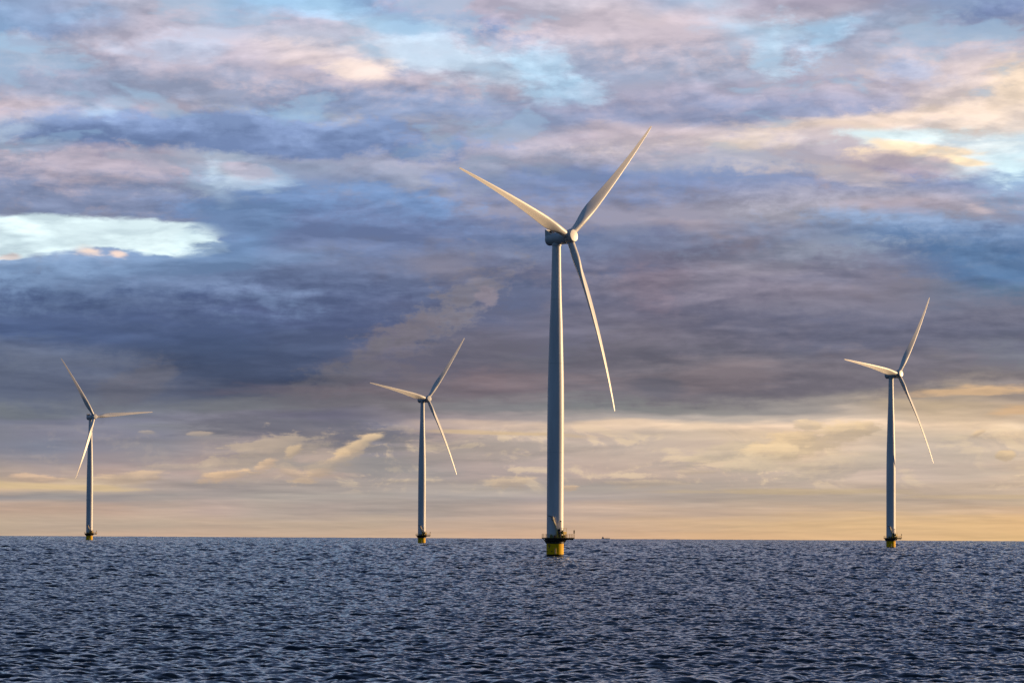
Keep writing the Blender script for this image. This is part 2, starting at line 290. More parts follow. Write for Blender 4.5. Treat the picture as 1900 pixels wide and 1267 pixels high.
BLOBS = [
 # blue gaps in the upper deck
 (30, 92, 75, 14, 3, 0.85, 1.00, 0.66, 'a4d0ea'), (150, 32, 60, 12, -6, 0.95, 1.12, 0.40, '98c8ea'),
 (320, 88, 95, 14, -4, 0.95, 1.25, 0.44, 'a8cce6'), (530, 10, 110, 22, 8, 0.95, 1.25, 0.70, 'a0d0ee'),
 (690, 40, 110, 17, 14, 0.85, 1.12, 0.66, 'b0d8ee'), (850, 118, 140, 26, 7, 0.65, 0.62, 0.84, 'c8e2f0'),
 (740, 95, 120, 14, 8, 0.85, 1.00, 0.53, 'c4dcec'),
 (1000, 122, 50, 30, 12, 0.95, 1.25, 0.70, 'b0dcf0'), (1060, 172, 70, 15, 2, 0.85, 1.12, 0.70, 'b4dcf0'),
 (1385, 62, 75, 20, 18, 0.95, 1.25, 0.62, 'b4d8ee'), (1430, 100, 24, 42, 10, 0.85, 1.25, 0.70, 'c0e2f2'),
 (1550, 62, 50, 22, -28, 0.85, 1.25, 0.66, 'b0dcf2'), (1740, 2, 60, 6, 0, 0.85, 1.00, 0.53, 'a4cce8'),
 (1690, 140, 45, 14, 6, 0.95, 1.25, 0.48, 'a0c0e2'),
 (190, 213, 55, 12, -18, 0.95, 1.25, 0.70, 'a8c8e0'), (35, 245, 40, 9, -10, 0.95, 1.12, 0.62, 'b4cce0'),
 (400, 328, 16, 34, -28, 0.85, 1.12, 0.79, 'bcd8e6'), (440, 340, 50, 9, 0, 0.85, 1.12, 0.62, 'c0d8e4'),
 (500, 325, 34, 10, 6, 0.95, 1.12, 0.62, 'a8c8de'), (535, 218, 50, 6, 4, 0.95, 1.12, 0.44, 'a0c4dc'),
 (865, 232, 40, 8, -12, 0.95, 1.12, 0.48, 'a8c0da'),
 (30, 442, 345, 37, -1, .14, .16, 1., 'd3e5ea'), (290, 446, 110, 33, 2, .16, .22, 1., 'd3e5ea'), (320, 462, 95, 17, 3, .16, .2, 1., 'd3e5ea'),
 (20, 460, 120, 20, 0, .2, .16, 1., 'd0e3e9'), (365, 456, 48, 20, 6, .25, .35, 1., 'd0e4ea'),
 (1640, 257, 100, 12, -3, 0.85, 1.00, 0.75, 'd4ecf4'), (1870, 288, 100, 30, -6, 0.75, 0.50, 0.88, 'e4f2f8'), (1800, 268, 70, 12, 8, 0.85, 0.62, 0.70, 'e0ecf2'),
 (1885, 325, 34, 22, 20, 0.85, 1.12, 0.79, 'd4ecf4'), (1835, 332, 30, 14, 10, 0.95, 1.25, 0.53, 'b4d4e4'),
 (455, 322, 46, 11, 2, .5, .7, .8, 'aaa9c0'),
 # dark bank between the left gap and the middle
 (455, 410, 90, 38, 5, .5, .5, .8, '6484b0'), (430, 465, 75, 24, -8, .5, .6, .85, '5f80ac'),
 (330, 492, 240, 12, -2, .7, .5, .5, '6f90ba'),
 (170, 473, 42, 10, 8, .5, .6, .85, 'e6cec0'), (218, 476, 26, 7, 8, .5, .6, .8, 'e8ccbc'),
 (20, 477, 22, 5, 0, .5, .8, .8, 'd8c4c0'),
 # peach tops
 (670, 130, 70, 18, 3, .5, .6, .85, 'e8d4cc'), (560, 105, 55, 12, 0, .6, .6, .6, 'dcc8c8'),
 (1130, 62, 90, 22, 6, .7, .6, .6, 'ccbcc6'), (60, 203, 70, 9, 2, .7, .9, .5, 'c8b8c0'),
 (300, 200, 80, 9, 3, .7, .6, .4, 'c0aebc'), (160, 340, 90, 14, 2, .8, .9, .3, 'b4a4b0'),
 (1200, 243, 130, 12, 2, .7, .5, .6, 'ccb6ba'), (1880, 165, 60, 40, -20, .7, .5, .6, 'ecd4b8'),
 (1640, 225, 190, 12, -6, .6, .4, .7, 'e6cebc'), (1400, 265, 60, 20, 0, .6, .6, .7, 'dccabc'),
 (1720, 275, 100, 10, 5, .4, .4, .9, 'fce0c0'), (1790, 300, 55, 8, 10, .4, .3, .9, 'fbe0bc'),
 (1690, 300, 80, 15, 6, .5, .5, .85, 'b4a4b0'), (1560, 320, 70, 14, 6, .6, .6, .6, 'd4c0bc'),
 (1690, 385, 110, 15, 2, .7, .5, .6, 'b09ca6'), (1822, 393, 20, 7, 0, .6, .6, .7, 'c0acb0'),
 (1270, 420, 70, 12, 3, .7, .6, .5, '9c909c'), (1830, 490, 110, 30, 8, .6, .6, .6, '54769f'),
 # dark heart of the great bank, its pale wisp and its warm lower rim
 (420, 680, 150, 48, 6, .45, .35, .85, '41506f'), (400, 630, 210, 34, 4, .7, .4, .6, '465a80'),
 (560, 650, 110, 40, -14, .6, .4, .6, '4a5878'), (170, 590, 190, 40, 4, .8, .5, .4, '4a5d84'),
 (250, 715, 70, 34, -30, .4, .4, .6, '686a80', True),
 (860, 555, 78, 38, -34, .6, 1.1, .7, '807e96', True), (800, 600, 95, 32, -34, .6, 1.1, .65, '7c7a90', True),
 (905, 556, 20, 16, 0, .4, .6, .7, '8e869c', True), (715, 650, 120, 34, -30, .5, .9, .65, '716c82', True),
 (620, 695, 110, 26, -24, .5, .9, .6, '68687c', True), (860, 655, 120, 34, -10, .6, .5, .6, '65637c', True),
 (830, 500, 60, 22, 10, .6, .5, .45, '86829c', True),
 (640, 728, 190, 10, 2, .9, .9, .45, '746872'), (940, 705, 120, 12, -4, .9, .9, .45, '84747c'),
 (1300, 700, 140, 22, -5, .8, .6, .5, '84767c'), (1215, 715, 40, 16, 0, .6, .7, .6, '5c6076'),
 (1400, 500, 110, 16, 0, .8, .6, .4, '8c869c'), (1200, 530, 60, 30, 20, .7, .7, .5, '80728a', True),
 # low warm bands
 (560, 800, 210, 26, 3, .5, .5, .85, '6e6e7a'),
 (480, 845, 110, 26, -16, .6, .9, .7, 'a89a8c', True),
 (665, 826, 42, 8, -24, .4, .7, .9, 'ecca98', True), (640, 846, 40, 14, -38, .4, .9, .85, 'e0bc90', True),
 (600, 872, 50, 15, -30, .5, .9, .8, 'd8b48c', True), (545, 838, 16, 7, -30, .5, .9, .7, 'd4b48c', True),
 (492, 862, 20, 9, -30, .5, .9, .8, 'deb48c', True), (415, 882, 45, 8, -8, .4, .8, .85, 'e2b68a', True),
 (550, 880, 35, 9, 20, .5, .9, .7, 'd0b090', True),
 (250, 886, 60, 9, -4, .5, .7, .8, 'd0b08e', True), (75, 888, 48, 6, 4, .5, .7, .8, 'd0aa8c', True),
 (90, 902, 130, 5, 2, .4, .5, .8, 'd4ba92'), (330, 868, 60, 6, 0, .5, .7, .5, 'a89c90', True),
 (375, 806, 20, 4, 0, .5, .8, .7, 'a89a90', True), (280, 803, 16, 3, 0, .5, .8, .6, '9c948e', True),
 (700, 868, 120, 18, 3, .5, .6, .6, '969290'), (760, 893, 60, 4, 0, .6, .7, .4, 'c0ac94', True),
 (950, 894, 50, 9, -4, .5, .8, .7, 'ccb08e', True), (1058, 903, 16, 5, 0, .5, .8, .8, 'dcb48c', True),
 (920, 803, 130, 4, 2, .5, .5, .75, 'd4b894'), (880, 831, 170, 16, 0, .7, .6, .4, '9c948c'),
 (1340, 842, 60, 14, -10, .6, .8, .6, 'bcae94', True),
 (1480, 822, 60, 24, -14, .5, .8, .9, 'eecb98', True), (1560, 806, 50, 20, -16, .5, .8, .9, 'eecd9e', True),
 (1440, 842, 50, 14, 0, .5, .8, .8, 'e6c89c', True), (1600, 797, 24, 12, -20, .5, .8, .8, 'ecca9c', True),
 (1500, 790, 26, 14, 0, .5, .8, .8, 'eacba0', True),
 (1390, 866, 60, 16, -4, .5, .7, .7, 'd0bea2', True), (1540, 866, 110, 20, -8, .5, .6, .6, 'beb09c', True),
 (1740, 846, 130, 42, 2, .5, .4, .5, 'c4b5a4'), (1860, 845, 15, 10, 0, .5, .8, .85, 'e0bc88', True),
 (1812, 805, 14, 5, -20, .5, .8, .7, 'dcb688', True), (1300, 876, 50, 5, 0, .5, .8, .5, 'ccb294', True),
 (1200, 896, 60, 6, 0, .6, .8, .5, 'ccb294', True),
 (1795, 727, 90, 7, -3, .5, .6, .85, 'dcb890'), (1880, 760, 36, 10, -4, .6, .7, .6, 'd8b084'),
 (1500, 912, 190, 5, 0, .6, .5, .6, 'c8b08c'), (1820, 921, 90, 4, 0, .6, .5, .6, 'ccb290'),
 (1300, 914, 90, 3, 0, .6, .5, .5, 'c4ae90'),
]
for k_, b in enumerate(BLOBS):
    if k_ % 8 == 0: PH_, PL_ = (after(P_HI[0], acc), after(P_HI[1], acc)), (after(P_LO[0], acc), after(P_LO[1], acc))
    pf = len(b) > 9
    if pf and b[1] > 780:
        q = [int(b[8][i:i + 2], 16) for i in (0, 2, 4)]
        top = ''.join('%02x' % int(min(255, v * 0.55 + w_ * 0.45)) for v, w_ in zip(q, (246, 218, 184)))
        bot = ''.join('%02x' % int(v * 0.45 + w_ * 0.55) for v, w_ in zip(q, (166, 154, 146)))
        acc = cloud(acc, b[0], b[1], b[2], b[3] * 1.15, b[4], 0.35, b[6] * 0.85, b[7] * 0.9, top, bot, P=PL_)
        continue
    acc = blob(acc, *b[:9], puffy=pf, P=PL_ if (b[1] > 740 or (b[0] < 400 and 430 < b[1] < 480)) else PH_)

acc = shade(acc)

# above and beside the part of the sky that carries the banks: broken blue-grey deck
up = mapr(Y0, -20.0, -900.0)
hi = noise(comb(M('MULTIPLY', az, 4.0), M('MULTIPLY', el, 9.0), 5.0), 1.3, 6, 0.55, 0.3)
hic = mixc(mapr(hi, 0.35, 0.65), hexc('384d77'), hexc('667ba3'))
hic = mixc(mapr(el, 0.16, 0.7), hic, (0.016, 0.036, 0.08, 1))
acc = mixc(up, acc, hic)
bg1 = N.new('ShaderNodeBackground'); L.new(acc, bg1.inputs[0]); bg1.inputs[1].default_value = 1.0
sk = N.new('ShaderNodeTexSky'); sk.sky_type = 'NISHITA'
sk.sun_disc = False
sk.sun_elevation = R(SUN_EL)
sk.sun_rotation = R(SUN_AZ)          # measured from +Y towards +X
sk.altitude = 5.0
bg2 = N.new('ShaderNodeBackground'); L.new(sk.outputs[0], bg2.inputs[0]); bg2.inputs[1].default_value = 0.05
# away from the sunset the deck is a dim slate blue over the clear sky
bg3 = N.new('ShaderNodeBackground')
L.new(mixc(mapr(hi, 0.35, 0.65), (0.045, 0.095, 0.20, 1), (0.08, 0.155, 0.30, 1)), bg3.inputs[0])
mb = N.new('ShaderNodeMixShader'); mb.inputs[0].default_value = 0.8
L.new(bg2.outputs[0], mb.inputs[1]); L.new(bg3.outputs[0], mb.inputs[2])
mx = N.new('ShaderNodeMixShader')
L.new(mapr(dy, 0.0, 0.75), mx.inputs[0])
L.new(mb.outputs[0], mx.inputs[1]); L.new(bg1.outputs[0], mx.inputs[2])
wo = N.new('ShaderNodeOutputWorld')
L.new(mx.outputs[0], wo.inputs[0])
w.cycles.sampling_method = 'MANUAL'
w.cycles.sample_map_resolution = 256

# ------------------------------------------------------------------ materials
def mat(name, base, rough=0.5, metal=0.0, vary=0.0, vscale=1.0, stretch=(1, 1, 1), bump=0.0):
    m = bpy.data.materials.new(name); m.use_nodes = True
    t = m.node_tree; b = t.nodes['Principled BSDF']
    b.inputs['Roughness'].default_value = rough
    b.inputs['Metallic'].default_value = metal
    b.inputs['Base Color'].default_value = (*base, 1)
    if vary or bump:
        tcn = t.nodes.new('ShaderNodeTexCoord'); mp = t.nodes.new('ShaderNodeMapping')
        mp.inputs['Scale'].default_value = stretch
        nz = t.nodes.new('ShaderNodeTexNoise'); nz.inputs['Scale'].default_value = vscale
        nz.inputs['Detail'].default_value = 6
        t.links.new(tcn.outputs['Object'], mp.inputs[0]); t.links.new(mp.outputs[0], nz.inputs['Vector'])
        rp = t.nodes.new('ShaderNodeValToRGB')
        rp.color_ramp.elements[0].position = 0.3; rp.color_ramp.elements[1].position = 0.7
        rp.color_ramp.elements[0].color = (*[c * (1 - vary) for c in base], 1)
        rp.color_ramp.elements[1].color = (*[min(1, c * (1 + vary * 0.4)) for c in base], 1)
        t.links.new(nz.outputs[0], rp.inputs[0]); t.links.new(rp.outputs[0], b.inputs['Base Color'])
        if bump:
            bp = t.nodes.new('ShaderNodeBump'); bp.inputs['Strength'].default_value = bump
            t.links.new(nz.outputs[0], bp.inputs['Height']); t.links.new(bp.outputs[0], b.inputs['Normal'])
    return m
MT = dict(
    tower=mat('tower_paint', (0.78, 0.79, 0.79), 0.42, 0, 0.2, 0.35, (1, 1, 0.12)),
    gelcoat=mat('blade_gelcoat', (0.84, 0.83, 0.80), 0.38, 0, 0.08, 0.5, (1, 1, 0.1)),
    nacelle=mat('nacelle_paint', (0.60, 0.62, 0.62), 0.42, 0, 0.15, 0.8),
    mesh=mat('radiator_black', (0.02, 0.02, 0.022), 0.6),
    deck=mat('deck_steel', (0.022, 0.02, 0.016), 0.9, 0.0, 0.4, 1.5),
    rail=mat('rail_yellow', (0.75, 0.42, 0.03), 0.5, 0.0, 0.3, 2.0),
    crane=mat('crane_paint', (0.80, 0.66, 0.35), 0.45, 0.0, 0.2, 2.0),
    dark=mat('dark_steel', (0.035, 0.028, 0.022), 0.6, 0.0, 0.3, 2.0),
    cabin=mat('cabin_yellow', (0.80, 0.52, 0.06), 0.45, 0.0, 0.15, 1.5),
    green=mat('green_box', (0.09, 0.20, 0.06), 0.5, 0.0, 0.2, 2.0),
    red=mat('red_box', (0.16, 0.03, 0.03), 0.5, 0.0, 0.2, 2.0),
    white=mat('white_post', (0.75, 0.72, 0.66), 0.4, 0.0, 0.1, 2.0),
    lamp=mat('lamp_red', (0.30, 0.03, 0.02), 0.35),
    hull=mat('ship_grey', (0.40, 0.38, 0.38), 0.6, 0.0, 0.2, 0.2),
)
# yellow foundation paint: rust runs, weed and wet paint by the waterline
def pile_mat():
    m = bpy.data.materials.new('pile_paint'); m.use_nodes = True
    t = m.node_tree; b = t.nodes['Principled BSDF']; nn = t.nodes; ll = t.links
    tcn = nn.new('ShaderNodeTexCoord'); mp = nn.new('ShaderNodeMapping'); mp.inputs['Scale'].default_value = (1.6, 1.6, 0.25)
    nz = nn.new('ShaderNodeTexNoise'); nz.inputs['Scale'].default_value = 1.0; nz.inputs['Detail'].default_value = 8
    ll.new(tcn.outputs['Object'], mp.inputs[0]); ll.new(mp.outputs[0], nz.inputs['Vector'])
    rp = nn.new('ShaderNodeValToRGB')
    rp.color_ramp.elements[0].position = 0.28; rp.color_ramp.elements[0].color = (0.55, 0.24, 0.004, 1)
    rp.color_ramp.elements[1].position = 0.42; rp.color_ramp.elements[1].color = (0.97, 0.56, 0.004, 1)
    ll.new(nz.outputs[0], rp.inputs[0])
    sp = nn.new('ShaderNodeSeparateXYZ'); ll.new(tcn.outputs['Object'], sp.inputs[0])
    nz2 = nn.new('ShaderNodeTexNoise'); nz2.inputs['Scale'].default_value = 1.3; nz2.inputs['Detail'].default_value = 5
    ll.new(tcn.outputs['Object'], nz2.inputs['Vector'])
    ad = nn.new('ShaderNodeMath'); ad.operation = 'MULTIPLY_ADD'; ad.inputs[1].default_value = -0.5
    ll.new(nz2.outputs[0], ad.inputs[0]); ll.new(sp.outputs[2], ad.inputs[2])
    mr = nn.new('ShaderNodeMapRange'); mr.inputs['From Min'].default_value = 0.48; mr.inputs['From Max'].default_value = 0.62
    ll.new(ad.outputs[0], mr.inputs['Value'])
    mx = nn.new('ShaderNodeMix'); mx.data_type = 'RGBA'
    ll.new(mr.outputs[0], mx.inputs[0]); mx.inputs[6].default_value = (0.02, 0.016, 0.010, 1); ll.new(rp.outputs[0], mx.inputs[7])
    ll.new(mx.outputs[2], b.inputs['Base Color']); b.inputs['Roughness'].default_value = 0.55
    b.inputs['Specular IOR Level'].default_value = 0.12
    return m
MT['pile'] = pile_mat()

# ------------------------------------------------------------------ mesh helpers
def obj(name, bm, m, parent=None, smooth=True, autos=40):
    bmesh.ops.recalc_face_normals(bm, faces=bm.faces)
    me = bpy.data.meshes.new(name); bm.to_mesh(me); bm.free()
    o = bpy.data.objects.new(name, me); col.objects.link(o)
    if isinstance(m, (list, tuple)):
        for k in m: me.materials.append(k)
    else:
        me.materials.append(m)
    if smooth:
        me.set_sharp_from_angle(angle=R(autos)) if hasattr(me, 'set_sharp_from_angle') else None
        me.polygons.foreach_set('use_smooth', [True] * len(me.polygons))
        me.set_sharp_from_angle(angle=R(autos))
    if parent is not None: o.parent = parent
    return o
def lathe(bm, prof, seg=48, axis='Z', at=(0, 0, 0), cap=True):
    rings = []
    for (r, z) in prof:
        ring = []
        for i in range(seg):
            a = 2 * math.pi * i / seg
            p = (r * math.cos(a), r * math.sin(a), z)
            if axis == 'Y': p = (p[0], p[2], p[1])
            if axis == 'X': p = (p[2], p[0], p[1])
            ring.append(bm.verts.new((p[0] + at[0], p[1] + at[1], p[2] + at[2])))
        rings.append(ring)
    for a, b in zip(rings, rings[1:]):
        for i in range(seg):
            bm.faces.new((a[i], a[(i + 1) % seg], b[(i + 1) % seg], b[i]))
    if cap:
        bm.faces.new(rings[0][::-1]); bm.faces.new(rings[-1])
def tube(bm, a, b, r, seg=8, r2=None, ux=False):
    a, b = Vector(a), Vector(b); d = (b - a).normalized()
    u = (Vector((1, 0, 0)) - d * d.x).normalized() if ux else d.orthogonal().normalized(); v = d.cross(u)
    r2 = r if r2 is None else r2
    R0 = [bm.verts.new(a + (u * math.cos(t) + v * math.sin(t)) * r) for t in [2 * math.pi * i / seg for i in range(seg)]]
    R1 = [bm.verts.new(b + (u * math.cos(t) + v * math.sin(t)) * r2) for t in [2 * math.pi * i / seg for i in range(seg)]]
    for i in range(seg):
        bm.faces.new((R0[i], R0[(i + 1) % seg], R1[(i + 1) % seg], R1[i]))
    bm.faces.new(R0[::-1]); bm.faces.new(R1)
def box(bm, lo, hi, bev=0.0):
    t = bmesh.new()
    bmesh.ops.create_cube(t, size=1)
    for v in t.verts:
        v.co = Vector([(lo[i] + hi[i]) / 2 + v.co[i] * (hi[i] - lo[i]) for i in range(3)])
    if bev: bmesh.ops.bevel(t, geom=t.edges[:], offset=bev, segments=2, affect='EDGES')
    me = bpy.data.meshes.new('tmp'); t.to_mesh(me); t.free(); bm.from_mesh(me); bpy.data.meshes.remove(me)
def turn(bm, c, deg):                # turn what is in bm about a vertical axis through c
    bmesh.ops.rotate(bm, verts=bm.verts[:], cent=(c[0], c[1], 0), matrix=Matrix.Rotation(R(deg), 3, 'Z'))
def prism(bm, pts, x0, x1):        # polygon in (y, z) extruded along x
    A = [bm.verts.new((x0, y, z)) for y, z in pts]; B = [bm.verts.new((x1, y, z)) for y, z in pts]
    n = len(pts)
    for i in range(n): bm.faces.new((A[i], A[(i + 1) % n], B[(i + 1) % n], B[i]))
    bm.faces.new(A[::-1]); bm.faces.new(B)

# ------------------------------------------------------------------ one wind turbine, as built
HUB_H = 95.0
TILT = R(6.0)
DECK = 5.66
def build_turbine():
    root = bpy.data.objects.new('wind_turbine', None); col.objects.link(root)
    root.empty_display_size = 5
    # foundation pile
    bm = bmesh.new()
    lathe(bm, [(2.56, -8.0), (2.56, 4.55), (2.62, 4.6), (2.62, 5.0), (2.52, 5.2)], 64)
    pile = obj('foundation_pile', bm, MT['pile'], root)
    # collar with its brackets under the deck
    bm = bmesh.new()
    lathe(bm, [(2.66, 3.95), (2.78, 4.0), (2.78, 4.45), (3.1, 4.75), (3.1, 5.355), (2.66, 5.355)], 48)
    for k in range(10):
        a = 2 * math.pi * (k + .5) / 10
        c, s = math.cos(a), math.sin(a)
        tube(bm, (2.75 * c, 2.75 * s, 4.05), (3.65 * c, 3.65 * s, 5.33), 0.11, 8)
    obj('collar', bm, MT['dark'], root)
    # deck: round, with a laydown area to the right
    bm = bmesh.new()
    pts = []
    for i in range(49):
        a = R(-38) - R(360 - 2 * 38) * i / 48
        pts.append((3.95 * math.cos(a), 3.95 * math.sin(a)))
    pts += [(5.75, 2.35), (5.75, -2.35)]
    pts = pts[::-1]
    A = [bm.verts.new((x, y, DECK - 0.30)) for x, y in pts]; B = [bm.verts.new((x, y, DECK)) for x, y in pts]
    n = len(pts)
    for i in range(n): bm.faces.new((A[i], A[(i + 1) % n], B[(i + 1) % n], B[i]))
    bm.faces.new(A[::-1]); bm.faces.new(B)
    for y in (-1.9, -0.6, 0.6, 1.9):
        box(bm, (2.9, y - .08, DECK - .62), (5.45, y + .08, DECK - .31))
    box(bm, (5.2, -2.1, DECK - .66), (5.36, 2.1, DECK - .315))
    deck = obj('platform', bm, MT['deck'], root, smooth=False)
    # railing
    bm = bmesh.new()
    ring = []
    for i in range(25):
        a = R(-40) - R(360 - 80) * i / 24
        ring.append((3.88 * math.cos(a), 3.88 * math.sin(a)))
    ring += [(4.35, 2.28), (5.0, 2.28), (5.68, 2.28), (5.68, 0.8), (5.68, -0.8), (5.68, -2.28), (5.0, -2.28), (4.35, -2.28)]
    n = len(ring)
    for i in range(n):
        p, q = ring[i], ring[(i + 1) % n]
        if i % 2 == 0 or i > 24: tube(bm, (*p, DECK), (*p, DECK + 1.12), 0.045, 6)
        for hgt_ in (0.38, 0.75, 1.12):
            tube(bm, (*p, DECK + hgt_), (*q, DECK + hgt_), 0.03, 6)
        tube(bm, (*p, DECK + .08), (*q, DECK + .08), 0.05, 4)
    obj('railing', bm, MT['rail'], deck)
    # boat landing ladder with its two fenders, far right front of the pile
    bm = bmesh.new()
    ax, ay = 0.10, -2.62
    for s in (-.16, .16): tube(bm, (ax + s, ay - .12, 0.9), (ax + s, ay - .12, 2.6), 0.035, 6)
    for k in range(8): tube(bm, (ax - .16, ay - .12, 1.0 + k * .2), (ax + .16, ay - .12, 1.0 + k * .2), 0.02, 5)
    obj('ladder', bm, MT['white'], root)
    bm = bmesh.new()
    lx, ly = 2.75, -0.75
    pth = [(lx, ly, 4.95), (lx + .1, ly - .05, 4.4), (lx - .1, ly - .05, 4.15), (lx - .35, ly, 4.3), (lx - .3, ly, 4.9)]
    for a, b in zip(pth, pth[1:]): tube(bm, a, b, 0.09, 8)
    obj('mooring_bracket', bm, MT['white'], root)
    # fixtures and mark on the pile
    for px, pz in ((-2.25, 1.65), (-0.98, 1.65)):
        bm = bmesh.new()
        py = -math.sqrt(2.56 ** 2 - px ** 2)
        nrm = Vector((px, py, 0)).normalized()
        tube(bm, Vector((px, py, pz)) - nrm * .05, Vector((px, py, pz)) + nrm * .12, 0.17, 12)
        obj('round_plate', bm, MT['dark'], root)
    cu = bpy.data.curves.new('number_mark', 'FONT'); cu.body = '9'; cu.size = 1.9; cu.extrude = 0.012; cu.align_x = 'CENTER'
    tmp = bpy.data.objects.new('tmpfont', cu); col.objects.link(tmp)
    bpy.context.view_layer.update()
    me = bpy.data.meshes.new_from_object(tmp.evaluated_get(bpy.context.evaluated_depsgraph_get()))
    bpy.data.objects.remove(tmp)
    for v in me.vertices:            # wrap the mark round the pile
        a = R(-90 - 43) + v.co.x / 2.56
        rr = 2.575 + v.co.z
        v.co = (rr * math.cos(a), rr * math.sin(a), 2.45 + v.co.y)
    me.materials.clear(); me.materials.append(MT['dark'])
    o = bpy.data.objects.new('number_mark', me); col.objects.link(o); o.parent = root
    # tower
    prof = [(2.50, DECK - .02), (2.50, 22), (2.50, 38), (2.46, 45), (2.38, 52), (2.26, 57), (2.08, 63), (1.95, 68.5), (1.62, 77), (1.45, 84), (1.33, 91), (1.31, 93.3)]
    bm = bmesh.new()
    zs = np.linspace(DECK - .02, 93.3, 60); pr_ = [(float(np.interp(z, [p[1] for p in prof], [p[0] for p in prof])), float(z)) for z in zs]
    lathe(bm, pr_, 96)
    tower = obj('tower', bm, MT['tower'], root)
    for z in (31.0, 57.4, 76.5):
        r = float(np.interp(z, [p[1] for p in prof], [p[0] for p in prof]))
        bm = bmesh.new(); lathe(bm, [(r - .05, z - .09), (r + .022, z - .08), (r + .022, z + .08), (r - .05, z + .09)], 96)
        obj('flange_seam', bm, MT['nacelle'], tower)
    bm = bmesh.new()        # door at the platform, round the back right
    a0 = R(50)
    for (da, z0, z1, rr) in ((.22, DECK + .15, DECK + 2.4, 2.53),):
        vs = []
        for z in (z0, z1):
            for k in range(7):
                a = a0 - da + 2 * da * k / 6
                vs.append((rr * math.cos(a), rr * math.sin(a), z))
        V = [bm.verts.new(p) for p in vs]; V2 = [bm.verts.new((p[0] * .97, p[1] * .97, p[2])) for p in vs]
        for k in range(6):
            bm.faces.new((V[k], V[k + 1], V[k + 8], V[k + 7]))
            bm.faces.new((V[k], V[k + 1], V2[k + 1], V2[k])); bm.faces.new((V[k + 7], V[k + 8], V2[k + 8], V2[k + 7]))
        bm.faces.new((V[0], V[7], V2[7], V2[0])); bm.faces.new((V[6], V[13], V2[13], V2[6]))
    obj('door', bm, MT['nacelle'], tower)
    # crane on the deck in front of the tower
    cr = bpy.data.objects.new('crane', None); col.objects.link(cr); cr.parent = root
    cy = -3.05
    bm = bmesh.new()
    lathe(bm, [(.30, DECK), (.30, DECK + 1.3), (.36, DECK + 1.35), (.36, DECK + 1.55)], 16, at=(0.72, cy, 0))
    box(bm, (0.42, cy - .3, DECK + 1.45), (0.95, cy + .3, DECK + 2.0), .04)
    obj('pedestal', bm, MT['cabin'], cr)
    bm = bmesh.new()
    box(bm, (0.78, cy - .35, DECK + 1.0), (1.45, cy + .4, DECK + 2.6), .06)
    box(bm, (1.05, cy - .3, DECK), (1.45, cy + .3, DECK + 1.05), .03)
    obj('winch_housing', bm, MT['dark'], cr)
    bm = bmesh.new()
    tube(bm, (0.72, cy, DECK + 1.35), (0.30, cy, DECK + 2.7), 0.38, 4, 0.24, True)
    tube(bm, (0.30, cy, DECK + 2.7), (-0.72, cy, DECK + 6.15), 0.24, 4, 0.19, True)
    obj('boom', bm, MT['crane'], cr)
    bm = bmesh.new()
    tube(bm, (-0.70, cy, DECK + 6.1), (-1.45, cy, DECK + 6.42), 0.15, 4, 0.12)
    tube(bm, (-1.45, cy, DECK + 6.42), (-2.2, cy, DECK + 6.52), 0.12, 4, 0.14)
    tube(bm, (-0.95, cy, DECK + 5.2), (-1.3, cy, DECK + 6.3), 0.09, 6)
    tube(bm, (-0.98, cy, DECK + 5.15), (-0.45, cy, DECK + 5.1), 0.09, 6)
    obj('jib', bm, MT['dark'], cr)
    # white column with a dark cap beside the crane
    bm = bmesh.new()
    lathe(bm, [(.40, DECK + 2.0), (.40, DECK + 3.0), (.34, DECK + 3.05), (.34, DECK + 4.75)], 4, at=(1.62, cy + .2, 0))
    tube(bm, (1.62, cy + .55, DECK), (1.62, cy + .55, DECK + 2.0), .12, 8)
    ms = obj('vent_column', bm, MT['white'], root)
    bm = bmesh.new(); lathe(bm, [(.18, DECK + 4.75), (.33, DECK + 4.82), (.33, DECK + 5.02), (.15, DECK + 5.1)], 16, at=(1.58, cy + .2, 0))
    obj('cap', bm, MT['dark'], ms)
    # yellow cabin with a railed roof
    bm = bmesh.new()
    box(bm, (1.75, cy + .0, DECK), (1.95, cy + .2, DECK + 1.0)); box(bm, (3.1, cy + .0, DECK), (3.3, cy + .2, DECK + 1.0))
    box(bm, (1.75, cy + 1.3, DECK), (1.95, cy + 1.5, DECK + 1.0)); box(bm, (3.1, cy + 1.3, DECK), (3.3, cy + 1.5, DECK + 1.0))
    box(bm, (1.82, cy + .1, DECK + 1.0), (3.18, cy + 1.4, DECK + 1.85), .04)
    turn(bm, (2.5, cy + .75), 42)
    cab = obj('equipment_cabin', bm, MT['cabin'], root)
    bm = bmesh.new()
    z0 = DECK + 1.85
    cs = [(1.87, cy + .15), (3.13, cy + .15), (3.13, cy + 1.35), (1.87, cy + 1.35)]
    for i in range(4):
        p, q = cs[i], cs[(i + 1) % 4]
        tube(bm, (*p, z0), (*p, z0 + 1.0), .04, 6)
        for hh in (.5, 1.0): tube(bm, (*p, z0 + hh), (*q, z0 + hh), .035, 6)
    turn(bm, (2.5, cy + .75), 42)
    obj('roof_rail', bm, MT['cabin'], cab)
    bm = bmesh.new(); box(bm, (1.75, cy + .2, z0), (2.35, cy + .9, z0 + .42), .05)
    obj('switch_box', bm, MT['dark'], cab)
    bm = bmesh.new(); box(bm, (2.05, cy + .3, DECK), (3.0, cy + 1.2, DECK + .85), .04); turn(bm, (2.5, cy + .75), 42)
    obj('pump_unit', bm, MT['rail'], root)
    bm = bmesh.new(); box(bm, (-1.55, cy - .25, DECK), (-0.7, cy + .3, DECK + .8), .06); box(bm, (-1.4, cy - .2, DECK + .8), (-.9, cy + .2, DECK + .92), .03)
    obj('green_locker', bm, MT['green'], root)
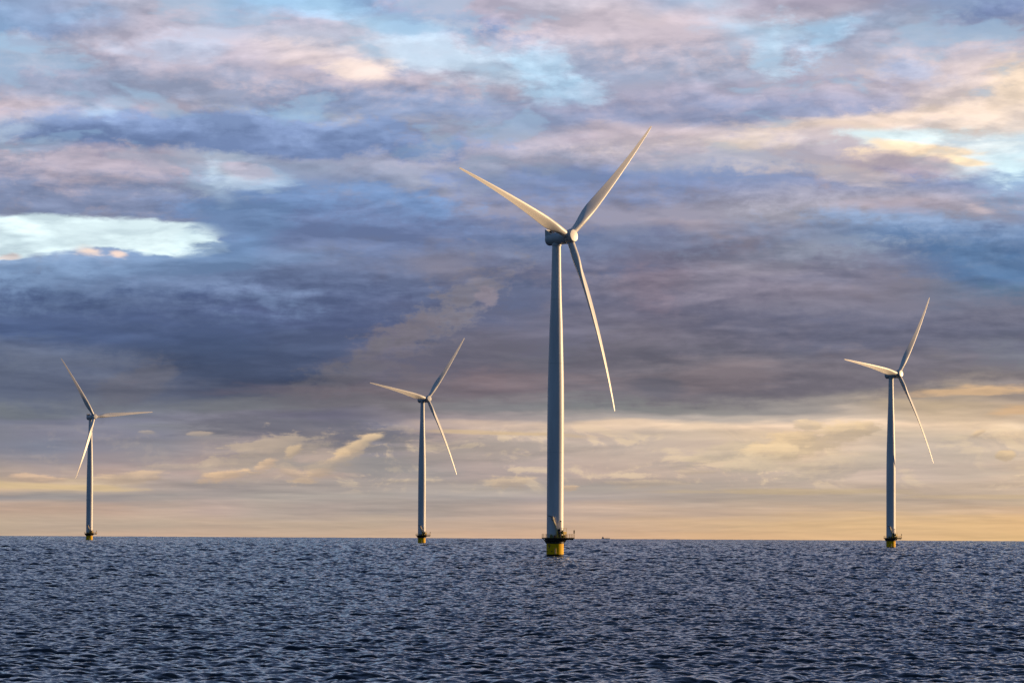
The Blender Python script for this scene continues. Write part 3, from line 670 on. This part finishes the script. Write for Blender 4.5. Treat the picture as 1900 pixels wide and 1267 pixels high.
    bm = bmesh.new(); box(bm, (-0.4, cy - .25, DECK), (0.25, cy + .3, DECK + .72), .05); tube(bm, (-.3, cy, DECK + .72), (.15, cy, DECK + .72), .07, 8)
    obj('red_locker', bm, MT['red'], root)
    # navigation lantern on the laydown corner
    bm = bmesh.new(); tube(bm, (5.62, -2.2, DECK), (5.62, -2.2, DECK + 1.3), .045, 8)
    lp = obj('lantern_post', bm, MT['rail'], root)
    bm = bmesh.new(); lathe(bm, [(.10, DECK + 1.3), (.19, DECK + 1.36), (.19, DECK + 2.2), (.08, DECK + 2.32)], 12, at=(5.62, -2.2, 0))
    obj('lantern', bm, MT['dark'], lp)

    # ---- nacelle, local frame: -Y faces the wind, Z up, origin on the tower axis at hub height
    bm = bmesh.new()
    prof = [(1.10, 3.35), (1.45, 3.30), (1.70, 3.10), (1.82, 2.75), (1.84, 1.5), (1.84, -1.2), (1.86, -1.25), (1.86, -1.6), (1.90, -1.7), (1.90, -3.6), (1.80, -3.75), (1.55, -3.85), (1.55, -4.15)]
    lathe(bm, prof, 56, 'Y')
    lathe(bm, [(1.36, -2.3), (1.42, -1.9), (1.42, -1.5)], 40, 'Z')
    nac = obj('nacelle', bm, MT['nacelle'], root)
    bm = bmesh.new()
    for s in (-1.42, 1.30):
        prism(bm, [(3.2, 0.9), (3.2, 2.95), (2.85, 2.95), (1.1, 1.75), (0.9, 1.2)], s, s + .12)
    box(bm, (-1.30, 2.95, 2.78), (1.30, 3.2, 2.95)); box(bm, (-1.30, 3.0, 1.35), (1.30, 3.2, 1.6))
    for x in (-.5, .38): box(bm, (x, 3.06, 1.6), (x + .1, 3.2, 2.78))
    cool = obj('cooler_frame', bm, MT['nacelle'], nac, smooth=False)
    bm = bmesh.new(); box(bm, (-1.30, 2.97, 1.6), (1.30, 3.05, 2.78))
    obj('radiator', bm, MT['mesh'], nac, smooth=False)
    bm = bmesh.new(); tube(bm, (.5, 1.4, 1.7), (.5, 1.4, 2.5), .04, 6); lathe(bm, [(.05, 2.45), (.16, 2.5), (.16, 2.8), (.06, 2.86)], 10, at=(.5, 1.4, 0))
    obj('warning_light', bm, MT['lamp'], nac)
    bm = bmesh.new(); tube(bm, (-.6, 2.9, 2.95), (-.6, 2.9, 3.9), .035, 6); tube(bm, (-.85, 2.9, 3.75), (-.35, 2.9, 3.75), .03, 6)
    obj('wind_vane', bm, MT['dark'], nac)

    # ---- hub, local frame centred on the rotor axis, rotor plane at y = 0
    bm = bmesh.new()
    lathe(bm, [(1.45, 0.95), (1.62, 0.92), (1.94, 0.70), (2.00, 0.1), (1.98, -1.2), (1.90, -1.72), (1.80, -1.86)], 56, 'Y')
    for k in range(3):
        a = 2 * math.pi * k / 3
        d = Vector((math.sin(a), 0, math.cos(a)))
        tube(bm, d * 0.9, d * 2.12, 1.22, 40)
    hub = obj('hub', bm, MT['nacelle'], root)
    bm = bmesh.new(); lathe(bm, [(1.80, -1.865), (1.80, -1.95), (1.72, -2.04), (1.2, -2.10), (.02, -2.13)], 56, 'Y')
    obj('nose_cap', bm, MT['gelcoat'], hub)

    # ---- blade, along +Z, leading edge +X, wind side -Y
    st = [  # r, chord, thickness ratio, twist deg, roundness
        (1.9, 2.15, 1.0, 14, 1), (2.1, 2.15, 1.0, 14, 1), (3.6, 2.15, 1.0, 14, 1), (5.4, 2.35, .88, 14, .8), (7.5, 2.85, .66, 13.5, .4),
        (9.8, 3.25, .48, 12.5, .12), (12.2, 3.40, .38, 11, 0), (15, 3.28, .32, 9, 0), (19, 2.95, .28, 7, 0), (24, 2.52, .25, 5, 0), (29, 2.12, .23, 3.6, 0),
        (34, 1.76, .21, 2.4, 0), (39, 1.42, .20, 1.5, 0), (43.5, 1.15, .19, .8, 0), (47.5, .92, .18, .2, 0), (50.5, .72, .17, -.3, 0),
        (52.3, .62, .17, -.6, 0), (53.2, .50, .17, -.8, 0), (53.58, .34, .2, -.8, 0)]
    rs = np.array([s[0] for s in st])
    rr = np.concatenate([np.linspace(1.9, 50, 60), np.linspace(50.5, 53.58, 14)])
    nseg = 40
    bm = bmesh.new(); rings = []
    for r in rr:
        ch, th, tw, rd = [float(np.interp(r, rs, [s[i] for s in st])) for i in (1, 2, 3, 4)]
        t = r / 53.6
        off = -(3.2 * t + 4 * 1.35 * t * (1 - t))          # coned and bowed into the wind
        beta = R(tw + 7.0)
        ring = []
        for i in range(nseg):
            a = 2 * math.pi * i / nseg
            xc = .5 * (1 + math.cos(a))                    # 1 at the leading edge .. 0 trailing
            s_ = 1 - xc
            yt = 5 * th * (.2969 * math.sqrt(max(s_, 0)) - .126 * s_ - .3516 * s_ ** 2 + .2843 * s_ ** 3 - .1015 * s_ ** 4)
            sgn = 1 if math.sin(a) >= 0 else -1
            cam_ = .10 * s_ * (1 - s_) * 1.6
            ax_, ay_ = (1 - s_) - .63, sgn * yt + cam_      # pitch axis 37% behind the leading edge
            cx_, cy_ = .5 * math.cos(a), .5 * math.sin(a)
            x = (ax_ * (1 - rd) + cx_ * rd) * ch; y = (ay_ * (1 - rd) + cy_ * rd) * ch
            X_ = x * math.cos(beta) + y * math.sin(beta); Y_ = -x * math.sin(beta) + y * math.cos(beta)
            ring.append(bm.verts.new((X_, Y_ + off, r)))
        rings.append(ring)
    for a, b in zip(rings, rings[1:]):
        for i in range(nseg): bm.faces.new((a[i], a[(i + 1) % nseg], b[(i + 1) % nseg], b[i]))
    bm.faces.new(rings[0][::-1]); bm.faces.new(rings[-1])
    bl = obj('blade', bm, MT['gelcoat'], root, autos=60)
    for k in range(2):
        c = bl.copy(); col.objects.link(c); c.parent = root
    return root
def copy_tree(o, parent=None):
    c = o.copy(); col.objects.link(c); c.parent = parent
    for ch in list(o.children): copy_tree(ch, c)
    return c
proto = build_turbine()
TURB = [  # x, distance, yaw, blade phase, label
    (13.1, 1186.1, 49.3, 47.9, 0, 'largest white wind turbine, its yellow foundation rising from the sea nearest to the camera'),
    (207.5, 2180.9, 49.1, 36.2, 0, 'second tallest white wind turbine, standing alone to the right of the largest one'),
    (-58.7, 2623.9, 43.7, 39.5, 0, 'small white wind turbine standing between the largest turbine and the smallest one'),
    (-323.7, 3065.1, 41.4, 85.2, -8, 'smallest white wind turbine, one blade level and one blade crossing in front of its tower'),
]
for i, (x, y, psi, phi, prot, label) in enumerate(TURB):
    t = proto if i == 0 else None
    if t is None:
        t = copy_tree(proto)
    t.location = (x, y, -(x * x + y * y) / (2 * R_EARTH))
    t['label'] = label; t['category'] = 'wind turbine'; t['group'] = 'wind turbines standing in the sea'
    base = Matrix.Translation((0, 0, HUB_H - .42)) @ Matrix.Rotation(R(psi), 4, 'Z')
    axis = Matrix.Translation((0, 0, HUB_H - .42)) @ Matrix.Rotation(R(psi), 4, 'Z') @ Matrix.Rotation(-TILT, 4, 'X') @ Matrix.Translation((0, -4.85, 0.0))
    bi = 0
    for ch in t.children:
        nm = ch.name.split('.')[0]
        if nm == 'nacelle': ch.matrix_basis = base @ Matrix.Rotation(-TILT * .55, 4, 'X')
        elif nm == 'hub': ch.matrix_basis = axis @ Matrix.Rotation(R(phi), 4, 'Y')
        elif nm == 'blade':
            ch.matrix_basis = axis @ Matrix.Rotation(R(phi + 120 * bi), 4, 'Y'); bi += 1

# ------------------------------------------------------------------ far ship, hull down on the horizon
def ship():
    root = bpy.data.objects.new('distant_ship', None); col.objects.link(root)
    D_, px = 10800.0, 1125.0
    x = (px - 950) / FOC * D_
    root.location = (x, D_, -(x * x + D_ * D_) / (2 * R_EARTH))
    root['label'] = 'tiny faint ship far off on the horizon, right of the largest turbine'; root['category'] = 'ship'
    bm = bmesh.new()
    P = [(-11, 0), (-10, 2.6), (10, 2.6), (12, 3.2), (11, 0), (-11, -1)]
    v0 = [bm.verts.new((a, -2.5, b)) for a, b in P]; v1 = [bm.verts.new((a, 2.5, b)) for a, b in P]
    for i in range(6): bm.faces.new((v0[i], v0[(i + 1) % 6], v1[(i + 1) % 6], v1[i]))
    bm.faces.new(v0[::-1]); bm.faces.new(v1)
    obj('hull', bm, MT['hull'], root, smooth=False)
    bm = bmesh.new(); box(bm, (-9, -1.8, 2.6), (-4.5, 1.8, 5.2), .2); box(bm, (-8.5, -1.5, 5.2), (-6, 1.5, 6.4), .2)
    obj('deckhouse', bm, MT['hull'], root, smooth=False)
    bm = bmesh.new(); tube(bm, (-7, 0, 6.4), (-7, 0, 8.0), .2)
    obj('mast', bm, MT['hull'], root)
    bm = bmesh.new(); tube(bm, (4, 0, 2.6), (4, 0, 6), .2)
    obj('mast', bm, MT['hull'], root)
ship()

# ------------------------------------------------------------------ the sea: one curved sheet, dense where the lens looks
rng = np.random.default_rng(11)
TILE, NG = 96.0, 1024
def make_tile():
    k1 = 2 * np.pi * np.fft.fftfreq(NG, TILE / NG)
    kx, ky = np.meshgrid(k1, k1, indexing='ij')
    k = np.hypot(kx, ky); k[0, 0] = 1e-6
    wd = np.array([-0.55, 0.83]); wd /= np.hypot(*wd)       # wind blows away and to the left
    cs = (kx * wd[0] + ky * wd[1]) / k
    kp = 2 * np.pi / 4.3
    S = np.exp(-1.1 * (kp / k) ** 2) / k ** 3.75 * (0.18 + cs ** 2) * np.where(cs < 0, 0.25, 1.0)
    S *= np.exp(-(k * 0.045) ** 2)
    S[0, 0] = 0
    ph = rng.normal(size=k.shape) + 1j * rng.normal(size=k.shape)
    hk = ph * np.sqrt(S)
    def real(a): return np.fft.ifft2(a).real
    hh = real(hk)
    gx = real(1j * kx * hk); gy = real(1j * ky * hk)
    sl = math.sqrt((gx ** 2 + gy ** 2).mean())
    sc = 0.31 / sl                                          # rms slope
    Dx = real(-1j * kx / k * hk); Dy = real(-1j * ky / k * hk)
    return [(a * sc).astype(np.float32) for a in (Dx, Dy, hh)]
tile = make_tile()
def samp(fields, x, y, s, ox, oy, rot):
    c, sn = math.cos(rot), math.sin(rot)
    u = ((x * c + y * sn) / s + ox) / TILE * NG; v = ((-x * sn + y * c) / s + oy) / TILE * NG
    iu = np.floor(u).astype(np.int64); iv = np.floor(v).astype(np.int64)
    fu = (u - iu).astype(np.float32); fv = (v - iv).astype(np.float32)
    i0 = iu % NG; i1 = (iu + 1) % NG; j0 = iv % NG; j1 = (iv + 1) % NG
    out = []
    for f in fields:
        out.append((f[i0, j0] * (1 - fu) + f[i1, j0] * fu) * (1 - fv) + (f[i0, j1] * (1 - fu) + f[i1, j1] * fu) * fv)
    dX, dY, h = out
    return (dX * c - dY * sn) * s, (dX * sn + dY * c) * s, h * s
HALF = 8.6
azd = np.linspace(-HALF, HALF, 1120)
azo = HALF + np.cumsum(np.geomspace(0.05, 12, 42)); azo = azo / azo[-1] * 1.0
azo = HALF + (azo - azo[0] + 0.001) / (azo[-1] - azo[0] + .001) * (180 - HALF)
azall = np.concatenate([-azo[::-1], azd, azo[:-1]])          # closes on itself
rad = [1.5]
while rad[-1] < 165: rad.append(rad[-1] * 1.09)
K = 0.28
SPC = lambda D: K * max(D / 400.0, .66)
while rad[-1] < 9700: rad.append(rad[-1] + SPC(rad[-1]))
while rad[-1] < 40000: rad.append(rad[-1] * 1.12)
rad = np.array(rad)
nr, na = len(rad), len(azall)
A_, R_ = np.meshgrid(np.radians(azall), rad)
xx = (np.sin(A_) * R_).astype(np.float64); yy = (np.cos(A_) * R_).astype(np.float64)
zz = -(R_ ** 2) / (2 * R_EARTH)
lvl = np.log2(np.maximum(rad / 430.0, 1.0))
c0, c1 = len(azo), len(azo) + len(azd)
fade_az = np.clip((HALF - np.abs(azd)) / 0.25, 0, 1)[None, :]
fade_r = np.clip((rad - 150) / 25, 0, 1) * np.clip((12000 - rad) / 2000, 0, 1)
for kx_ in range(0, 6):
    wgt = np.clip(1 - np.abs(lvl - kx_), 0, 1) if kx_ < 5 else np.clip(lvl - 4, 0, 1)
    wgt = np.sqrt(wgt)
    rows = np.where((wgt > 0) & (fade_r > 0))[0]
    if len(rows) == 0: continue
    for ch in np.array_split(rows, max(1, len(rows) // 400)):
        sl_ = slice(ch[0], ch[-1] + 1)
        xs, ys = xx[sl_, c0:c1].copy(), yy[sl_, c0:c1].copy()
        bx, by = np.sin(A_[sl_, c0:c1]) * R_[sl_, c0:c1], np.cos(A_[sl_, c0:c1]) * R_[sl_, c0:c1]
        s_ = 2.0 ** kx_
        s_ = s_ if kx_ < 4 else s_ * .85
        amp_ = (1, 1, .92, .52, .24, .14)[kx_]
        dX, dY, hh = samp(tile, bx, by, s_, 13.7 * kx_, 5.1 * kx_, 0.21 * (kx_ % 3))
        f_ = (wgt[sl_] * fade_r[sl_])[:, None] * fade_az * amp_
        xx[sl_, c0:c1] += dX * f_ * .9; yy[sl_, c0:c1] += dY * f_ * .9; zz[sl_, c0:c1] += hh * f_
co = np.empty((nr * na, 3), np.float32)
co[:, 0] = xx.ravel(); co[:, 1] = yy.ravel(); co[:, 2] = zz.ravel()
ii = np.arange(nr - 1, dtype=np.int32)[:, None] * na; jj = np.arange(na, dtype=np.int32)[None, :]
jn = (jj + 1) % na
quads = np.stack([ii + jj, ii + jn, ii + na + jn, ii + na + jj], -1).reshape(-1, 4)[:, ::-1]
me = bpy.data.meshes.new('sea')
me.vertices.add(nr * na); me.vertices.foreach_set('co', co.ravel())
nf = len(quads)
me.loops.add(nf * 4); me.loops.foreach_set('vertex_index', np.ascontiguousarray(quads).ravel())
me.polygons.add(nf); me.polygons.foreach_set('loop_start', np.arange(nf, dtype=np.int32) * 4)
me.polygons.foreach_set('use_smooth', np.ones(nf, dtype=bool))
me.update(calc_edges=True)
sea = bpy.data.objects.new('sea', me); col.objects.link(sea)
sea['kind'] = 'structure'
print('sea verts', nr * na)
del co, quads, xx, yy, zz, A_, R_
m = bpy.data.materials.new('sea_water'); m.use_nodes = True
t = m.node_tree; b = t.nodes['Principled BSDF']
b.inputs['Base Color'].default_value = (0.004, 0.008, 0.018, 1)
b.inputs['Roughness'].default_value = 0.04
b.inputs['IOR'].default_value = 1.333
tcn = t.nodes.new('ShaderNodeTexCoord')
nz = t.nodes.new('ShaderNodeTexNoise'); nz.inputs['Scale'].default_value = 3.2; nz.inputs['Detail'].default_value = 4
t.links.new(tcn.outputs['Object'], nz.inputs['Vector'])
bp = t.nodes.new('ShaderNodeBump'); bp.inputs['Strength'].default_value = 0.6; bp.inputs['Distance'].default_value = 0.06
# far out the mesh is too coarse for the chop: carry its slopes in the normals instead
sp = t.nodes.new('ShaderNodeSeparateXYZ'); t.links.new(tcn.outputs['Object'], sp.inputs[0])
mr = t.nodes.new('ShaderNodeMapRange'); mr.inputs['From Min'].default_value = 900; mr.inputs['From Max'].default_value = 4000
t.links.new(sp.outputs[1], mr.inputs['Value'])
nf = t.nodes.new('ShaderNodeTexNoise'); nf.inputs['Scale'].default_value = 0.45; nf.inputs['Detail'].default_value = 3
t.links.new(tcn.outputs['Object'], nf.inputs['Vector'])
b2 = t.nodes.new('ShaderNodeBump'); b2.inputs['Distance'].default_value = 1.3
t.links.new(mr.outputs[0], b2.inputs['Strength']); t.links.new(nf.outputs[0], b2.inputs['Height'])
t.links.new(b2.outputs[0], bp.inputs['Normal'])
t.links.new(nz.outputs[0], bp.inputs['Height']); t.links.new(bp.outputs[0], b.inputs['Normal'])
me.materials.append(m)
